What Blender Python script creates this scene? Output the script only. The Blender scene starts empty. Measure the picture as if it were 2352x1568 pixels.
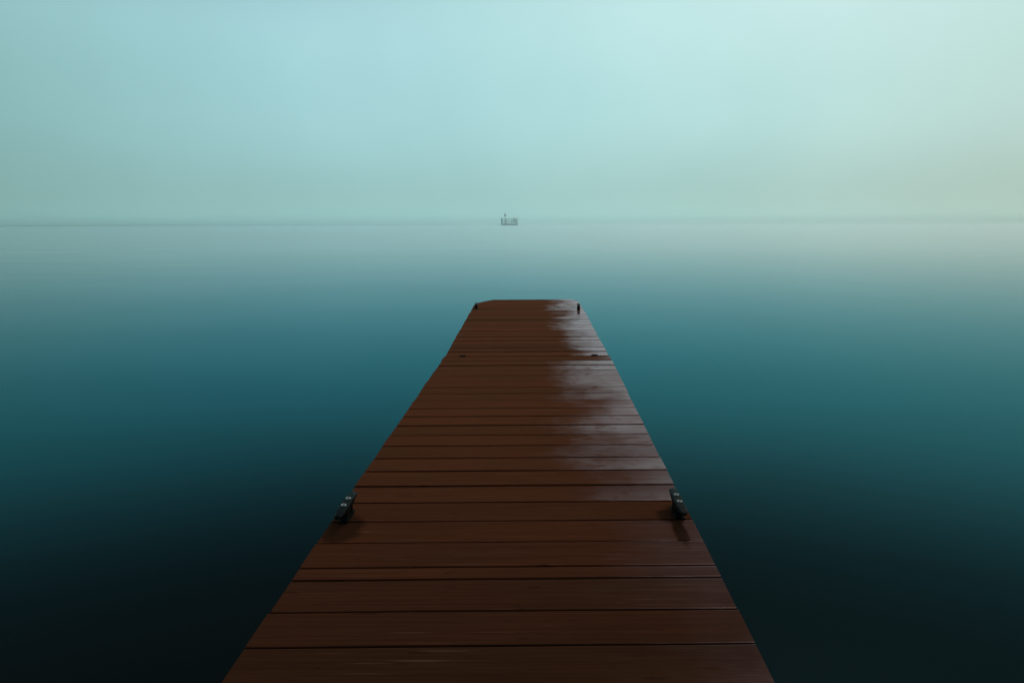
import bpy, bmesh, math, random
from mathutils import Vector, Matrix, noise as mnoise

random.seed(11)
sc = bpy.context.scene
col = sc.collection
R = math.radians

# ------------------------------------------------------------------ helpers
def lin(r, g, b):
    f = lambda c: c / 12.92 if c <= 0.04045 else ((c + 0.055) / 1.055) ** 2.4
    return (f(r / 255), f(g / 255), f(b / 255), 1.0)

def obj(name, bm, mat, parent=None, smooth=False, loc=None):
    me = bpy.data.meshes.new(name)
    bmesh.ops.recalc_face_normals(bm, faces=bm.faces)
    bm.to_mesh(me)
    bm.free()
    if mat:
        me.materials.append(mat)
    if smooth:
        for p in me.polygons:
            p.use_smooth = True
        me.set_sharp_from_angle(angle=math.radians(38))
    o = bpy.data.objects.new(name, me)
    col.objects.link(o)
    if parent:
        o.parent = parent
    if loc:
        o.location = loc
    return o

def thing(name, label, cat, loc, group=None):
    o = bpy.data.objects.new(name, None)
    o.empty_display_size = 0.2
    col.objects.link(o)
    o.location = loc
    o['label'] = label
    o['category'] = cat
    if group:
        o['group'] = group
    return o

def box(bm, x0, x1, y0, y1, z0, z1, bevel=0.0, seg=2):
    vs = [bm.verts.new((x, y, z)) for z in (z0, z1) for y in (y0, y1) for x in (x0, x1)]
    fs = [bm.faces.new([vs[i] for i in f]) for f in
          ((0, 1, 3, 2), (4, 6, 7, 5), (0, 4, 5, 1), (2, 3, 7, 6), (0, 2, 6, 4), (1, 5, 7, 3))]
    if bevel > 0:
        es = list({e for f in fs for e in f.edges})
        bmesh.ops.bevel(bm, geom=es, offset=bevel, segments=seg, affect='EDGES', clamp_overlap=True)
    return bm

def tube(bm, p0, p1, r0, r1=None, n=12, cap=True):
    r1 = r0 if r1 is None else r1
    p0, p1 = Vector(p0), Vector(p1)
    d = (p1 - p0).normalized()
    a = d.orthogonal().normalized()
    b = d.cross(a)
    ring = []
    for p, r in ((p0, r0), (p1, r1)):
        ring.append([bm.verts.new(p + (a * math.cos(2 * math.pi * k / n) + b * math.sin(2 * math.pi * k / n)) * r) for k in range(n)])
    for k in range(n):
        bm.faces.new((ring[0][k], ring[0][(k + 1) % n], ring[1][(k + 1) % n], ring[1][k]))
    if cap:
        bm.faces.new(ring[0][::-1])
        bm.faces.new(ring[1])

def lathe(bm, prof, n=24, c=(0, 0, 0)):
    rings = []
    for r, z in prof:
        rings.append([bm.verts.new((c[0] + r * math.cos(2 * math.pi * k / n), c[1] + r * math.sin(2 * math.pi * k / n), c[2] + z)) for k in range(n)])
    for a, b in zip(rings, rings[1:]):
        for k in range(n):
            bm.faces.new((a[k], a[(k + 1) % n], b[(k + 1) % n], b[k]))
    bm.faces.new(rings[0][::-1])
    bm.faces.new(rings[-1])

class NT:
    """small wrapper for building node trees"""
    def __init__(self, tree):
        self.t = tree
        tree.nodes.clear()
    def n(self, kind, **kw):
        nd = self.t.nodes.new(kind)
        for k, v in kw.items():
            setattr(nd, k, v)
        return nd
    def l(self, a, b):
        self.t.links.new(a, b)
    def put(self, sock, v):
        if isinstance(v, bpy.types.NodeSocket):
            self.l(v, sock)
        else:
            sock.default_value = v
    def math(self, op, a, b=None, c=None, clamp=False):
        nd = self.n('ShaderNodeMath', operation=op)
        nd.use_clamp = clamp
        self.put(nd.inputs[0], a)
        if b is not None: self.put(nd.inputs[1], b)
        if c is not None: self.put(nd.inputs[2], c)
        return nd.outputs[0]
    def vmath(self, op, a, b):
        nd = self.n('ShaderNodeVectorMath', operation=op)
        self.put(nd.inputs[0], a); self.put(nd.inputs[1], b)
        return nd.outputs[0]
    def step(self, v, a, b, to0=0.0, to1=1.0):
        nd = self.n('ShaderNodeMapRange', interpolation_type='SMOOTHSTEP')
        self.put(nd.inputs['Value'], v)
        self.put(nd.inputs['From Min'], a); self.put(nd.inputs['From Max'], b)
        self.put(nd.inputs['To Min'], to0); self.put(nd.inputs['To Max'], to1)
        return nd.outputs['Result']
    def mix(self, f, a, b, blend='MIX'):
        nd = self.n('ShaderNodeMix', data_type='RGBA', blend_type=blend)
        self.put(nd.inputs[0], f); self.put(nd.inputs[6], a); self.put(nd.inputs[7], b)
        return nd.outputs[2]
    def noise(self, vec, scale, detail=3, rough=0.5):
        nd = self.n('ShaderNodeTexNoise')
        self.put(nd.inputs['Vector'], vec)
        nd.inputs['Scale'].default_value = scale
        nd.inputs['Detail'].default_value = detail
        nd.inputs['Roughness'].default_value = rough
        return nd.outputs['Fac']
    def ramp(self, f, stops, interp='EASE'):
        nd = self.n('ShaderNodeValToRGB')
        cr = nd.color_ramp
        cr.interpolation = interp
        while len(cr.elements) < len(stops):
            cr.elements.new(0.5)
        for e, (p, c) in zip(cr.elements, stops):
            e.position = p; e.color = c
        self.put(nd.inputs[0], f)
        return nd.outputs[0]

def newmat(name):
    m = bpy.data.materials.new(name)
    m.use_nodes = True
    t = NT(m.node_tree)
    out = t.n('ShaderNodeOutputMaterial')
    return m, t, out

def plainmat(name, base, rough=0.5, metal=0.0, spec=0.5, var=0.25, scale=30, bump=0.0):
    m, t, out = newmat(name)
    tc = t.n('ShaderNodeTexCoord').outputs['Object']
    nz = t.noise(tc, scale, 4)
    p = t.n('ShaderNodeBsdfPrincipled')
    dark = tuple(c * (1 - var) for c in base[:3]) + (1,)
    lite = tuple(min(1, c * (1 + var)) for c in base[:3]) + (1,)
    t.l(t.mix(nz, dark, lite), p.inputs['Base Color'])
    t.l(t.step(nz, 0.3, 0.7, rough * 0.8, min(1, rough * 1.2)), p.inputs['Roughness'])
    p.inputs['Metallic'].default_value = metal
    p.inputs['Specular IOR Level'].default_value = spec
    if bump:
        b = t.n('ShaderNodeBump')
        b.inputs['Strength'].default_value = bump
        b.inputs['Distance'].default_value = 0.002
        t.l(nz, b.inputs['Height']); t.l(b.outputs[0], p.inputs['Normal'])
    t.l(p.outputs[0], out.inputs['Surface'])
    return m

# ------------------------------------------------------------------ camera
# pixel numbers below refer to a 2352 x 1568 picture
CW, CH, F = 2352.0, 1568.0, 1568.0
PX = 1241.0                       # principal column (dock's vanishing point)
HOR = 513.0                       # horizon row at the principal column
PITCH = math.atan((CH / 2 - HOR) / F)
ROLL = -0.004
CAM_H = 1.25                      # eye above the water
DECK_DROP = 0.991                 # eye above the deck plane
rot = Matrix.Rotation(math.pi / 2 - PITCH, 3, 'X') @ Matrix.Rotation(ROLL, 3, 'Z')
cam_d = bpy.data.cameras.new('camera')
cam_d.lens = 24.0
cam_d.sensor_width = 36.0
cam_d.shift_x = -(PX - CW / 2) / CW
cam_d.clip_start = 0.05
cam_d.clip_end = 12000
cam = bpy.data.objects.new('camera', cam_d)
cam.matrix_world = Matrix.Translation((0, 0, CAM_H)) @ rot.to_4x4()
col.objects.link(cam)
sc.camera = cam

# ------------------------------------------------------------------ sky
w = bpy.data.worlds.new('World')
sc.world = w
w.use_nodes = True
t = NT(w.node_tree)
out = t.n('ShaderNodeOutputWorld')
bg = t.n('ShaderNodeBackground')
sky = t.n('ShaderNodeTexSky', sky_type='NISHITA')
sky.sun_disc = False
SUN_EL, SUN_AZ = R(56), R(28)      # azimuth measured from +Y towards +X
sky.sun_elevation = SUN_EL
sky.sun_rotation = SUN_AZ
tc = t.n('ShaderNodeTexCoord').outputs['Generated']
sep = t.n('ShaderNodeSeparateXYZ'); t.l(tc, sep.inputs[0])
az = t.math('MULTIPLY', t.math('ARCTAN2', sep.outputs[0], sep.outputs[1]), 180 / math.pi)
el = t.math('MULTIPLY', t.math('ARCSINE', sep.outputs[2]), 180 / math.pi)
# soft unevenness of the mist
nz = t.math('SUBTRACT', t.noise(tc, 3.0, 3, 0.5), 0.5)
az = t.math('ADD', az, t.math('MULTIPLY', nz, 7.0))
el0 = t.math('MAXIMUM', el, 0.0)
el = t.math('ADD', el, t.math('MULTIPLY', nz, 2.5))
azf = t.math('DIVIDE', t.math('ADD', az, 180.0), 360.0)
A = lambda d: (d + 180) / 360
def azramp(cols):
    pos = (-175, -80, -38, -20, -3, 18, 36, 85, 140)
    return t.ramp(azf, [(A(p), lin(*c)) for p, c in zip(pos, cols)], 'B_SPLINE')
low = azramp(((70, 92, 92), (100, 138, 136), (123, 166, 163), (138, 182, 181), (146, 191, 190), (160, 196, 190), (166, 190, 179), (165, 180, 165), (90, 105, 100)))
mid = azramp(((64, 88, 90), (104, 146, 146), (136, 183, 181), (153, 200, 204), (167, 213, 214), (183, 222, 218), (186, 215, 206), (180, 200, 185), (90, 108, 105)))
high = azramp(((60, 84, 88), (108, 152, 156), (150, 196, 195), (162, 210, 217), (183, 226, 226), (200, 233, 230), (196, 228, 222), (180, 205, 195), (86, 106, 106)))
zen = (0.027, 0.036, 0.035, 1)
upper = (0.034, 0.078, 0.090, 1)
c = t.mix(t.step(el, 1.0, 9.0), low, mid)
c = t.mix(t.step(el, 8.0, 18.0), c, high)
c = t.mix(t.step(el, 16.0, 25.0), c, upper)
c = t.mix(t.step(el, 22.0, 38.0), c, zen)
side = t.ramp(azf, [(A(-60), (0.45, 0.45, 0.45, 1)), (A(-30), (0.55, 0.55, 0.55, 1)), (A(20), (1, 1, 1, 1)), (A(120), (0.8, 0.8, 0.8, 1))])
c = t.mix(t.step(el, 13.0, 24.0), c, t.mix(1.0, c, side, 'MULTIPLY'))
cloud = t.math('MULTIPLY', t.math('SUBTRACT', t.noise(tc, 6.0, 5, 0.55), 0.5), 0.09)
glow = t.math('ADD', t.math('ADD', 1.0, cloud), t.math('MULTIPLY', 0.42, t.math('EXPONENT', t.math('MULTIPLY', el0, -1.1))))   # extra brightness added to the sky at the horizon, offsets the dim haze
gv = t.n('ShaderNodeCombineXYZ')
for k in range(3):
    t.l(glow, gv.inputs[k])
c = t.mix(1.0, c, gv.outputs[0], 'MULTIPLY')
skyc = t.mix(1.0, sky.outputs[0], (0.006, 0.006, 0.006, 1), 'MULTIPLY')
c = t.mix(1.0, c, skyc, 'ADD')
t.l(c, bg.inputs['Color'])
bg.inputs['Strength'].default_value = 1.0
t.l(bg.outputs[0], out.inputs['Surface'])

sd = bpy.data.lights.new('sun', 'SUN')
sd.energy = 0.5
sd.angle = R(30)
sd.color = (1.0, 0.93, 0.82)
sun = bpy.data.objects.new('sun', sd)
dirv = Vector((math.sin(SUN_AZ) * math.cos(SUN_EL), math.cos(SUN_AZ) * math.cos(SUN_EL), math.sin(SUN_EL)))
sun.rotation_euler = dirv.to_track_quat('Z', 'Y').to_euler()
sun.location = (40, 40, 60)
col.objects.link(sun)

# ------------------------------------------------------------------ water
m_water, t, out = newmat('lake_water')
tc = t.n('ShaderNodeTexCoord').outputs['Object']
mp = t.n('ShaderNodeMapping'); t.l(tc, mp.inputs[0]); mp.inputs['Scale'].default_value = (0.16, 0.5, 1)
nz = t.noise(mp.outputs[0], 1.0, 3, 0.5)
fr = t.n('ShaderNodeFresnel'); fr.inputs['IOR'].default_value = 1.333
df = t.n('ShaderNodeBsdfDiffuse'); df.inputs['Color'].default_value = (0.014, 0.017, 0.015, 1)
gl = t.n('ShaderNodeBsdfGlossy'); gl.distribution = 'MULTI_GGX'
tint = t.mix(nz, (0.13, 0.61, 0.74, 1), (0.18, 0.68, 0.81, 1))      # teal water, clear white sheen only at grazing angles
t.l(t.mix(t.step(fr.outputs[0], 0.18, 0.92), tint, (0.97, 0.97, 0.97, 1)), gl.inputs['Color'])
t.l(t.step(nz, 0.2, 0.8, 0.16, 0.22), gl.inputs['Roughness'])
mx = t.n('ShaderNodeMixShader')
t.l(fr.outputs[0], mx.inputs[0]); t.l(df.outputs[0], mx.inputs[1]); t.l(gl.outputs[0], mx.inputs[2])
t.l(mx.outputs[0], out.inputs['Surface'])
bm = bmesh.new()
bmesh.ops.create_grid(bm, x_segments=8, y_segments=8, size=3000)
water = obj('water', bm, m_water)
water['kind'] = 'structure'

# ------------------------------------------------------------------ haze
m_haze, t, out = newmat('mist')
pv = t.n('ShaderNodeVolumePrincipled')
pv.inputs['Color'].default_value = (0.985, 0.998, 0.996, 1)
pv.inputs['Density'].default_value = 0.0011
pv.inputs['Anisotropy'].default_value = 0.985
pv.inputs['Density Attribute'].default_value = ''
t.l(pv.outputs[0], out.inputs['Volume'])
bm = bmesh.new()
box(bm, -3010, 3010, -3010, 3010, -1.0, 12.6)
haze = obj('haze', bm, m_haze)
haze['kind'] = 'stuff'
haze.display_type = 'WIRE'

# ------------------------------------------------------------------ far shore
m_shore = plainmat('reedy_bank', (0.20, 0.23, 0.17, 1), 0.9, 0, 0.1, 0.3, 0.2)
bm = bmesh.new()
N = 90
rows = []
for i in range(N + 1):
    f = i / N
    a = R(-52 + 47 * f)
    d = 1270 + 150 * f
    taper = max(0.0, 1 - f) ** 0.6
    h = 0.45 * (3.6 * taper + 1.2 * taper * mnoise.noise(Vector((f * 14, 0.3, 0))) + 0.5 * taper * mnoise.noise(Vector((f * 60, 4.3, 0)))) * d / 1300
    h = max(h, 0.05)
    ring = []
    for dd, z in ((0, -0.3), (14, 0.12 * h), (40, 0.55 * h), (75, h), (110, 0.9 * h), (160, -0.5)):
        ring.append(bm.verts.new(((d + dd) * math.sin(a), (d + dd) * math.cos(a), z)))
    rows.append(ring)
for a_, b_ in zip(rows, rows[1:]):
    for k in range(5):
        bm.faces.new((a_[k], a_[k + 1], b_[k + 1], b_[k]))
    bm.faces.new((a_[5], a_[0], b_[0], b_[5]))
bm.faces.new(rows[0]); bm.faces.new(rows[-1][::-1])
shore = obj('far_shore', bm, m_shore)
shore['kind'] = 'structure'

# ------------------------------------------------------------------ dock materials
def wood_material(name, wet_edge, seed, ior, cleat_shade=()):
    """reddish decking boards; a film of rain water lies on the right-hand side"""
    m, t, out = newmat(name)
    tc = t.n('ShaderNodeTexCoord').outputs['Object']
    at = t.n('ShaderNodeAttribute'); at.attribute_name = 'board'; board = at.outputs['Fac']
    aw = t.n('ShaderNodeAttribute'); aw.attribute_name = 'damp'; damp = aw.outputs['Fac']
    off = t.n('ShaderNodeCombineXYZ')
    t.l(t.math('MULTIPLY', board, 37.0), off.inputs[0])
    t.l(t.math('MULTIPLY', board, 11.0), off.inputs[1])
    off.inputs[2].default_value = seed
    vec = t.vmath('ADD', tc, off.outputs[0])
    sep = t.n('ShaderNodeSeparateXYZ'); t.l(tc, sep.inputs[0])
    def stretched(s):
        mp = t.n('ShaderNodeMapping'); t.l(vec, mp.inputs[0]); mp.inputs['Scale'].default_value = s
        return mp.outputs[0]
    grain = t.noise(stretched((2.2, 95, 30)), 1.0, 5, 0.62)
    broad = t.noise(stretched((1.6, 7, 4)), 1.0, 3, 0.55)
    fine = t.noise(stretched((9, 330, 60)), 1.0, 2, 0.5)
    # base colour
    c = t.mix(t.step(grain, 0.32, 0.68), (0.096, 0.031, 0.0155, 1), (0.148, 0.048, 0.024, 1))
    c = t.mix(t.step(broad, 0.35, 0.75, 0.0, 0.45), c, (0.062, 0.031, 0.016, 1))
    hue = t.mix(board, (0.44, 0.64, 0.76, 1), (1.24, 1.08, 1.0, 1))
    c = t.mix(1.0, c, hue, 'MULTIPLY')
    # pale worn streaks along the grain
    wear = t.noise(stretched((3.2, 140, 40)), 1.0, 2, 0.5)
    patch = t.noise(stretched((2.3, 10, 5)), 1.0, 2, 0.5)
    wmask = t.math('MULTIPLY', t.step(wear, 0.60, 0.70), t.step(patch, 0.50, 0.62))
    c = t.mix(t.math('MULTIPLY', wmask, 0.5), c, (0.26, 0.15, 0.10, 1))
    # small dark knots and soaked splits
    dk = t.noise(stretched((9, 55, 20)), 1.0, 3, 0.6)
    dmask = t.step(dk, 0.62, 0.72)
    c = t.mix(t.math('MULTIPLY', dmask, 0.75), c, (0.018, 0.010, 0.008, 1))
    # wet film: right-hand half, ragged along the boards, broken by drier flecks
    rag = t.noise(stretched((4.2, 16, 8)), 1.0, 6, 0.68)
    mpb = t.n('ShaderNodeMapping'); t.l(tc, mpb.inputs[0]); mpb.inputs['Scale'].default_value = (3.0, 2.2, 1)
    mpb.inputs['Location'].default_value = (seed, seed * 3, 0)
    big = t.noise(mpb.outputs[0], 1.0, 4, 0.6)                            # puddle outline, running across boards
    x = t.math('ADD', sep.outputs[0], t.math('MULTIPLY', t.math('SUBTRACT', rag, 0.5), 0.36))
    x = t.math('ADD', x, t.math('MULTIPLY', t.math('SUBTRACT', big, 0.5), 0.62))
    x = t.math('ADD', x, damp)
    wet = t.step(x, wet_edge[0], wet_edge[1])
    spots = t.noise(stretched((13, 48, 20)), 1.0, 5, 0.65)
    inner = t.step(sep.outputs[0], 0.10, 0.48, 0.0, -0.09)             # flecks get rarer towards the edge
    wet = t.math('MULTIPLY', wet, t.step(t.math('SUBTRACT', spots, inner), 0.40, 0.52, 0.22, 1.0))
    c = t.mix(wet, c, t.mix(1.0, c, (0.98, 0.93, 0.95, 1), 'MULTIPLY'))
    # dark reflection and shade of the cleats, painted into the board colour
    for (sx, sy, rx, ry) in cleat_shade:
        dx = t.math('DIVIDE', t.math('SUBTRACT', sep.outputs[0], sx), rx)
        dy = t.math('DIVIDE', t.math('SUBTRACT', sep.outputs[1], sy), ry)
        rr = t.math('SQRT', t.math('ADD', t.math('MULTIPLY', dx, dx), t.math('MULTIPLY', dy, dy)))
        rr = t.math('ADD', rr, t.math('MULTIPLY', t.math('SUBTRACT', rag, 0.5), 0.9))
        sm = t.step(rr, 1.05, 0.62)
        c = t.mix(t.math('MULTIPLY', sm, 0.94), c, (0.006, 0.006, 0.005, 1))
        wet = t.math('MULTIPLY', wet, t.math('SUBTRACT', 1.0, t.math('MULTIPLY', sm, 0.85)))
    p = t.n('ShaderNodeBsdfPrincipled')
    t.l(c, p.inputs['Base Color'])
    t.l(t.step(grain, 0.3, 0.7, 0.62, 0.48), p.inputs['Roughness'])
    p.inputs['Specular IOR Level'].default_value = 0.0
    p.inputs['Sheen Weight'].default_value = 0.45
    p.inputs['Sheen Roughness'].default_value = 0.45
    p.inputs['Sheen Tint'].default_value = (1.0, 0.32, 0.17, 1)
    film = t.n('ShaderNodeBsdfGlossy')
    film.inputs['Color'].default_value = (1.0, 0.73, 0.79, 1)       # mauve tone of the reflected sky, put into the film colour
    t.l(t.step(rag, 0.35, 0.7, 0.20, 0.09), film.inputs['Roughness'])
    fr = t.n('ShaderNodeFresnel'); fr.inputs['IOR'].default_value = ior
    b = t.n('ShaderNodeBump'); b.inputs['Strength'].default_value = 0.45; b.inputs['Distance'].default_value = 0.0016
    t.l(t.math('ADD', t.math('MULTIPLY', grain, 0.7), t.math('MULTIPLY', fine, 0.4)), b.inputs['Height'])
    t.l(b.outputs[0], p.inputs['Normal'])
    b2 = t.n('ShaderNodeBump'); b2.inputs['Strength'].default_value = 0.10; b2.inputs['Distance'].default_value = 0.002
    t.l(t.math('ADD', grain, broad), b2.inputs['Height'])
    t.l(b2.outputs[0], film.inputs['Normal']); t.l(b2.outputs[0], fr.inputs['Normal'])
    ms = t.n('ShaderNodeMixShader')
    t.l(t.math('MULTIPLY', fr.outputs[0], wet), ms.inputs[0]); t.l(p.outputs[0], ms.inputs[1]); t.l(film.outputs[0], ms.inputs[2])
    t.l(ms.outputs[0], out.inputs['Surface'])
    return m

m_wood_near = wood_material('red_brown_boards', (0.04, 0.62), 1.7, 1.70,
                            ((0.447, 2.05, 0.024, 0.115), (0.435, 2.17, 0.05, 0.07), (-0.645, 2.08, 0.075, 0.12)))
m_wood_far = wood_material('red_brown_wet_boards', (0.10, 0.50), 7.3, 1.88)
m_frame = plainmat('dark_timber', (0.045, 0.026, 0.018, 1), 0.6, 0, 0.3, 0.4, 12, 0.3)
m_float = plainmat('black_plastic_float', (0.015, 0.016, 0.017, 1), 0.5, 0, 0.4, 0.3, 20)
m_cleat = plainmat('black_cleat_nylon', (0.004, 0.006, 0.007, 1), 0.55, 0, 0.12, 0.3, 90, 0.15)
m_bolt = plainmat('stainless_steel', (0.90, 0.91, 0.91, 1), 0.38, 0.35, 0.9, 0.05, 200)
m_hole = plainmat('bolt_socket', (0.01, 0.01, 0.01, 1), 0.7, 0, 0.2, 0.1, 50)
m_plate = plainmat('blackened_steel', (0.008, 0.008, 0.009, 1), 0.7, 0.0, 0.1, 0.3, 60)

# ------------------------------------------------------------------ dock building
XL, XR = -0.697, 0.503            # dock edges
def deck_mesh(bounds, edge_l, edge_r, rnd, damp_of, tone_of=lambda y, r: r.random(), skew=0.0):
    """boards laid across; bounds = [(y0, y1), ...]; edge_l / edge_r give the x of either end at y"""
    bm = bmesh.new()
    lb = bm.verts.layers.float.new('board')
    ld = bm.verts.layers.float.new('damp')
    NX = 14
    for i, (y0, y1) in enumerate(bounds):
        g = 0.0033 + rnd.uniform(-0.0004, 0.0008)
        a, b = y0 + g, y1 - g
        r = 0.0032
        tilt = rnd.uniform(-0.0012, 0.0012)
        dz = rnd.uniform(-0.0011, 0.0011)
        jl, jr = rnd.uniform(-0.003, 0.003), rnd.uniform(-0.003, 0.003)
        cup = rnd.uniform(-0.0008, 0.0004)
        prof = [(a, -0.027), (a, -r)]
        for k in range(1, 4):
            q = k / 3 * math.pi / 2
            prof.append((a + r - r * math.cos(q), -r + r * math.sin(q)))
        for s in (0.012, 0.17, 0.33, 0.5, 0.67, 0.83, 0.988):
            prof.append((a + r + (b - a - 2 * r) * s, 4 * cup * s * (1 - s)))
        for k in range(0, 3):
            q = k / 3 * math.pi / 2
            prof.append((b - r + r * math.sin(q), -r + r * math.cos(q)))
        prof += [(b, -r), (b, -0.027)]
        val, dm = tone_of((a + b) / 2, rnd), damp_of(i, rnd)
        ph = rnd.uniform(0, 50)
        rings = []
        for j in range(NX + 1):
            f = j / NX
            ring = []
            for (y, z) in prof:
                xl, xr = edge_l(y) + jl, edge_r(y) + jr
                x = xl + (xr - xl) * f
                wob = 0.0009 * mnoise.noise(Vector((x * 2.5, ph, 0)))
                v = bm.verts.new((x, y + wob * 0.8 + skew * x, z + dz + tilt * (y - (a + b) / 2) / 0.07 + wob))
                v[lb] = val; v[ld] = dm
                ring.append(v)
            rings.append(ring)
        n = len(prof)
        for p, q in zip(rings, rings[1:]):
            for k in range(n):
                bm.faces.new((p[k], p[(k + 1) % n], q[(k + 1) % n], q[k]))
        bm.faces.new(rings[0]); bm.faces.new(rings[-1][::-1])
    return bm

def cleat_body():
    bm = bmesh.new()
    # bar with two drooping, tapering horns (sections along y)
    secs = [(-0.106, 0.0080, 0.041, 0.048), (-0.098, 0.0115, 0.0395, 0.0515), (-0.070, 0.0135, 0.037, 0.0545), (-0.040, 0.0150, 0.033, 0.056),
            (0.0, 0.0155, 0.033, 0.056), (0.040, 0.0150, 0.033, 0.056), (0.070, 0.0135, 0.037, 0.0545), (0.098, 0.0115, 0.0395, 0.0515), (0.106, 0.0080, 0.041, 0.048)]
    rings = []
    for y, hw, z0, z1 in secs:
        c_ = 0.004
        pts = [(-hw + c_, z0), (hw - c_, z0), (hw, z0 + c_), (hw, z1 - c_), (hw - c_, z1), (-hw + c_, z1), (-hw, z1 - c_), (-hw, z0 + c_)]
        rings.append([bm.verts.new((x, y, z)) for x, z in pts])
    for p, q in zip(rings, rings[1:]):
        for k in range(8):
            bm.faces.new((p[k], p[(k + 1) % 8], q[(k + 1) % 8], q[k]))
    bm.faces.new(rings[0]); bm.faces.new(rings[-1][::-1])
    # the two legs flare into one foot
    for s in (-1, 1):
        prev = None
        for z, hx, hy in ((0.035, 0.014, 0.013), (0.022, 0.013, 0.012), (0.010, 0.015, 0.015), (0.006, 0.017, 0.019)):
            cy = s * 0.028
            ring = [bm.verts.new((hx * math.cos(q * math.pi / 8) * 1.0, cy + hy * math.sin(q * math.pi / 8), z)) for q in range(16)]
            if prev:
                for k in range(16):
                    bm.faces.new((prev[k], prev[(k + 1) % 16], ring[(k + 1) % 16], ring[k]))
            else:
                bm.faces.new(ring)
            prev = ring
        bm.faces.new(prev[::-1])
    return bm

def cleat_base():
    bm = bmesh.new()
    box(bm, -0.0165, 0.0165, -0.050, 0.050, 0.0005, 0.0065, 0.002, 2)
    box(bm, -0.010, 0.010, -0.040, 0.040, 0.0068, 0.0325, 0.002, 1)
    return bm

def bolt_mesh():
    bm = bmesh.new()
    lathe(bm, [(0.0088, 0.0), (0.0088, 0.0010), (0.0084, 0.0020), (0.0077, 0.0026), (0.0069, 0.0027), (0.0061, 0.0022), (0.0054, 0.0012), (0.0052, 0.0003)], 24)
    return bm

cleat_me = obj('mooring_cleat', cleat_body(), m_cleat).data
base_me = obj('cleat_base', cleat_base(), m_cleat).data
bolt_me = obj('bolt', bolt_mesh(), m_bolt).data
bm = bmesh.new(); lathe(bm, [(0.0033, 0.0012), (0.0033, 0.0016)], 6)
sock_me = obj('bolt_socket', bm, m_hole).data
for o in list(bpy.data.objects):
    if o.data in (cleat_me, base_me, bolt_me, sock_me):
        bpy.data.objects.remove(o)
for me in (cleat_me, bolt_me):
    for p in me.polygons:
        p.use_smooth = False
bolt_me.materials.append(m_hole)
# hexagon socket drawn as the dark floor of the bolt head
bolt_me.polygons[len(bolt_me.polygons) - 1].material_index = 1

def add_cleat(parent, x, y, rz=0.0):
    c = bpy.data.objects.new('mooring_cleat', cleat_me)
    col.objects.link(c)
    c.parent = parent
    c.location = (x, y, 0.0015)
    c.rotation_euler = (0, 0, rz)
    b = bpy.data.objects.new('cleat_base', base_me)
    col.objects.link(b); b.parent = c
    for s in (-1, 1):
        k = bpy.data.objects.new('bolt', bolt_me)
        col.objects.link(k); k.parent = c
        k.location = (0, s * 0.028, 0.0562)
        k.rotation_euler = (0, 0, random.uniform(0, 1))
    return c

def frame_and_floats(parent, y0, y1, l0, l1, r0, r1):
    """long side joists, cross beams and the floats under a section"""
    bm = bmesh.new()
    for (xa, xb, s) in ((l0, l1, 1), (r0, r1, -1)):
        vs = []
        for z in (-0.19, -0.029):
            for (x, y) in ((xa + s * 0.012, y0 + 0.01), (xb + s * 0.012, y1 - 0.01), (xb + s * 0.055, y1 - 0.01), (xa + s * 0.055, y0 + 0.01)):
                vs.append(bm.verts.new((x, y, z)))
        for f in ((0, 1, 2, 3), (4, 5, 6, 7), (0, 1, 5, 4), (1, 2, 6, 5), (2, 3, 7, 6), (3, 0, 4, 7)):
            bm.faces.new([vs[i] for i in f])
    n = max(2, int((y1 - y0) / 0.8))
    for i in range(n + 1):
        y = y0 + 0.05 + (y1 - y0 - 0.1) * i / n
        f = (y - y0) / (y1 - y0)
        box(bm, l0 + (l1 - l0) * f + 0.058, r0 + (r1 - r0) * f - 0.058, y - 0.02, y + 0.02, -0.17, -0.031)
    obj('frame', bm, m_frame, parent)
    k = max(1, int((y1 - y0) / 1.6))
    for i in range(k):
        a = y0 + (y1 - y0) * (i + 0.12) / k
        b = y0 + (y1 - y0) * (i + 0.88) / k
        bm = bmesh.new()
        box(bm, max(l0, l1) + 0.10, min(r0, r1) - 0.10, a, b, -0.48, -0.175, 0.04, 3)
        obj('float', bm, m_float, parent)

# near section: slight upward tilt, its far end at JY
JY = 4.869
TN, TF, YAWF = math.atan(13 / 1568), math.atan(30 / 1568), 0.0165
near = thing('floating_dock', 'long near section of red-brown plank dock, running from the foreground to the hinge joint', 'dock',
             (0, 0, CAM_H - DECK_DROP), 'plank dock sections floating end to end')
near.rotation_euler = (TN, 0, 0)
pitch = 0.1518
lines = [1.463, 1.6086, 1.765, 1.834, 1.985]
ys = [1.463 - pitch * k for k in range(17, 0, -1)] + lines
y = 1.985
while y < JY - 0.05:
    y += (JY - 1.985) / 19
    ys.append(y)
bounds = list(zip(ys, ys[1:]))
rnd = random.Random(5)
def damp_near(i, r):
    yc = (bounds[i][0] + bounds[i][1]) / 2
    if 2.14 < yc < 2.28:          # one board has dried off
        return -0.40
    if yc > JY - 0.16:
        return -0.26
    return r.uniform(-0.07, 0.07) - 0.10 * max(0, min(1, (2.0 - yc) / 0.6))
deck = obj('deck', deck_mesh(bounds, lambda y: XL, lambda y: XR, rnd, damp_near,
                           lambda y, r: 0.45 * r.random() + 0.55 * max(0.0, min(1.0, (y - 1.25) / 1.1)), 0.009), m_wood_near, near, smooth=True)  # nearest boards darker: foreground light falloff painted into their tone
frame_and_floats(near, ys[0], JY, XL, XL, XR, XR)
add_cleat(near, -0.653, 2.163)
add_cleat(near, 0.463, 2.183)

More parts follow.
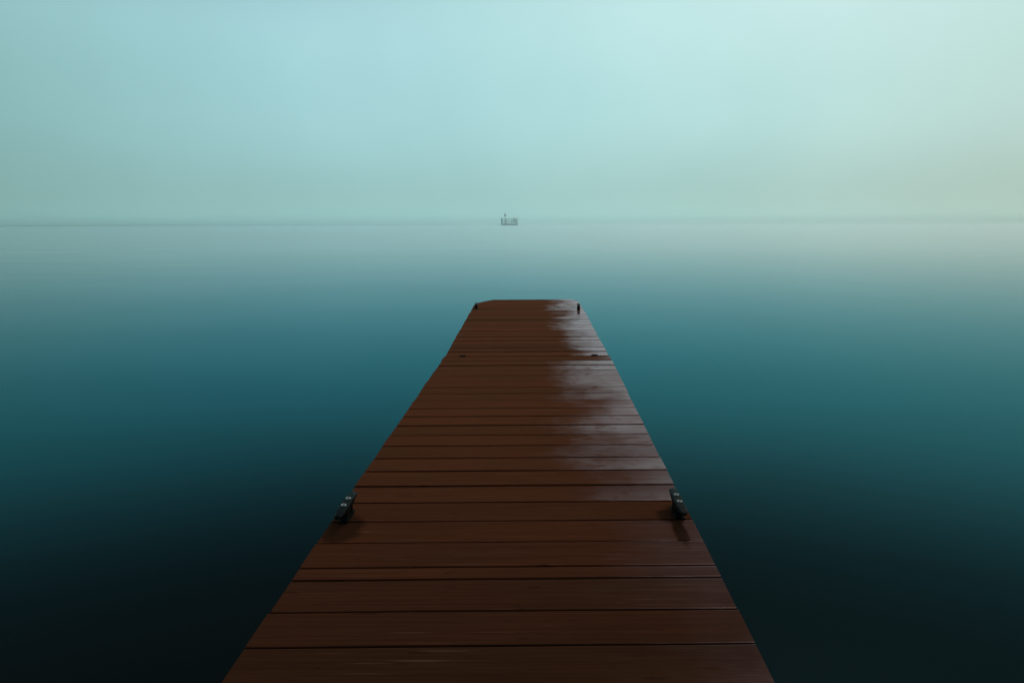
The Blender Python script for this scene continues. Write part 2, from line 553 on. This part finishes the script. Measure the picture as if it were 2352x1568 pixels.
# far section: hinged on, tilted a little more, corners cut at its end
zj = CAM_H - DECK_DROP + math.tan(TN) * JY
far = thing('floating_dock', 'short far section of the plank dock beyond the hinge joint, ending in cut corners', 'dock',
            (0, JY, zj + 0.001), 'plank dock sections floating end to end')
far.rotation_euler = (TF, 0, YAWF)
LEN = 3.20
nf = 21
fb = [(0.012 + (LEN - 0.012) * i / nf, 0.012 + (LEN - 0.012) * (i + 1) / nf) for i in range(nf)]
def fl(y):
    return XL + 0.004 + (max(0, y - (LEN - 0.34)) / 0.34) ** 1.25 * 0.20
def fr_(y):
    return XR - 0.003 - (max(0, y - (LEN - 0.20)) / 0.20) * 0.07
rnd = random.Random(9)
deck2 = obj('deck', deck_mesh(fb, fl, fr_, rnd, lambda i, r: r.uniform(-0.05, 0.07)), m_wood_far, far, smooth=True)
frame_and_floats(far, 0.012, LEN - 0.32, XL, XL, XR, XR)
add_cleat(far, -0.648, 2.46, 0.05)
add_cleat(far, 0.449, 2.37, -0.03)
# two hinge straps lying across the joint
for x, dy in ((-0.565, 0.0), (0.395, 0.0)):
    bm = bmesh.new()
    box(bm, x - 0.021, x + 0.021, -0.014, 0.036, 0.0005, 0.0035, 0.001, 1)
    h = obj('hinge_strap', bm, m_plate, far)
    bm = bmesh.new()
    tube(bm, (x - 0.022, 0.004, 0.0045), (x + 0.022, 0.004, 0.0045), 0.003, n=10)
    obj('hinge_pin', bm, m_plate, h)

# ------------------------------------------------------------------ the platform out on the lake
def ray(px, py):
    v = Vector(((px - PX) / F, (CH / 2 - py) / F, -1.0))
    return rot @ v
d = ray(1170, 516.9)
s = -CAM_H / d.z
bp = Vector((0, 0, CAM_H)) + d * s
U = s / F                          # metres per picture pixel there (about 0.3)
print('platform at', bp, 'scale', U)
m_raft = plainmat('weathered_grey_steel', (0.10, 0.13, 0.14, 1), 0.6, 0.2, 0.3, 0.3, 0.5)
m_raft2 = plainmat('dark_green_steel', (0.012, 0.022, 0.022, 1), 0.6, 0.0, 0.3, 0.3, 0.5)
m_raft3 = plainmat('pale_painted_panel', (0.32, 0.40, 0.44, 1), 0.6, 0.0, 0.3, 0.15, 0.5)
raft = thing('lake_platform', 'small grey railed platform with a thin mast, standing alone out in the mist', 'platform', (bp.x, bp.y, 0))
hw = 18.6 * U                      # half width
H = 15.0 * U
bm = bmesh.new()
box(bm, -hw * 0.97, hw, -2.2, 2.2, -0.4, 0.55, 0.12, 2)
obj('pontoon', bm, m_raft, raft)
bm = bmesh.new()
box(bm, -hw, hw * 1.01, -2.4, 2.4, 0.56, 0.78, 0.03, 1)
obj('deck', bm, m_raft, raft)
bm = bmesh.new()
rr = 0.035
for yy in (-2.3, 2.3):
    n = 22
    for i in range(n + 1):
        x = -hw + 2 * hw * i / n
        thick = 0.06 if i % 5 == 0 else 0.022
        tube(bm, (x, yy, 0.78), (x, yy, H * (0.97 if i % 5 else 1.0)), thick, n=6)
    for z in (0.45 * H, 0.97 * H):
        tube(bm, (-hw, yy, z), (hw, yy, z), rr, n=6)
for xx in (-hw, hw):
    for i in range(1, 6):
        yy = -2.3 + 4.6 * i / 6
        tube(bm, (xx, yy, 0.78), (xx, yy, 0.97 * H), 0.03, n=6)
    tube(bm, (xx, -2.3, 0.97 * H), (xx, 2.3, 0.97 * H), rr, n=6)
obj('railing', bm, m_raft2, raft)
def slats(bm, x0, x1, y0, y1, z0, z1, n, fill):
    st = (x1 - x0) / n
    for k in range(n):
        box(bm, x0 + k * st, x0 + (k + fill) * st, y0, y1, z0, z1)
bm = bmesh.new()
slats(bm, -hw * 0.97, -hw * 0.76, -1.9, -1.7, 0.78, H * 0.95, 5, 0.6)
box(bm, -hw * 1.02, -hw * 0.86, -1.9, -1.6, H * 1.02, H * 1.08, 0.03, 1)
box(bm, -hw * 0.97, -hw * 0.93, -1.69, -1.6, H * 0.5, H * 1.02)
obj('gate', bm, m_raft2, raft)
mx_ = -hw + 9.1 / 37 * 2 * hw
bm = bmesh.new()
tube(bm, (mx_, -1.0, 0.78), (mx_, -1.0, H * 1.75), 0.20, 0.10, n=10)
tube(bm, (mx_, -1.0, H * 1.7), (mx_, -1.0, H * 2.15), 0.05, 0.02, n=6)
obj('mast', bm, m_raft2, raft)
bm = bmesh.new()
lathe(bm, [(0.15, -1.15), (0.66, -0.95), (0.80, -0.2), (0.50, 0.6), (0.08, 1.3)], 12, (mx_, -1.0, H * 1.50))
obj('lantern', bm, m_raft2, raft)
bm = bmesh.new()
box(bm, mx_ + 0.45, mx_ + 1.15, -1.3, -0.6, 0.78, H * 0.96, 0.04, 1)
obj('panel', bm, m_raft3, raft)
bm = bmesh.new()
lathe(bm, [(0.10, 0.0), (0.22, 0.3), (0.26, 1.0), (0.18, 1.6), (0.16, 1.9), (0.05, 2.0)], 10, (0, 0, 0))
bmesh.ops.rotate(bm, verts=bm.verts, matrix=Matrix.Rotation(R(14), 3, 'Y'), cent=(0, 0, 0))
bmesh.ops.translate(bm, verts=bm.verts, vec=(hw * 0.24, -1.6, H * 0.48))
box(bm, hw * 0.24 - 0.1, hw * 0.24 + 0.1, -1.7, -1.5, 0.78, H * 0.52)
obj('winch', bm, m_raft2, raft)
bm = bmesh.new()
slats(bm, hw * 0.50, hw * 0.68, -1.9, -1.7, 0.78 + 0.25 * H, H * 0.95, 4, 0.65)
box(bm, hw * 0.48, hw * 0.92, -1.9, -1.4, H * 0.955, H * 1.0, 0.02, 1)
for xx in (0.49, 0.90):
    box(bm, hw * xx, hw * (xx + 0.015), -1.6, -1.5, 0.78, H * 0.955)
obj('shelter', bm, m_raft2, raft)
bm = bmesh.new()
slats(bm, hw * 0.70, hw * 0.97, -0.9, -0.7, 0.78, H * 0.9, 6, 0.4)
obj('ladder', bm, m_raft, raft)

# ------------------------------------------------------------------ render settings
sc.render.engine = 'CYCLES'
sc.cycles.use_denoising = True
try:
    sc.cycles.denoiser = 'OPENIMAGEDENOISE'
except Exception:
    pass
sc.cycles.volume_bounces = 20
sc.cycles.max_bounces = 22
sc.cycles.sample_clamp_indirect = 4.0
sc.view_settings.view_transform = 'Standard'
sc.view_settings.look = 'None'
sc.view_settings.exposure = 0
sc.view_settings.gamma = 1
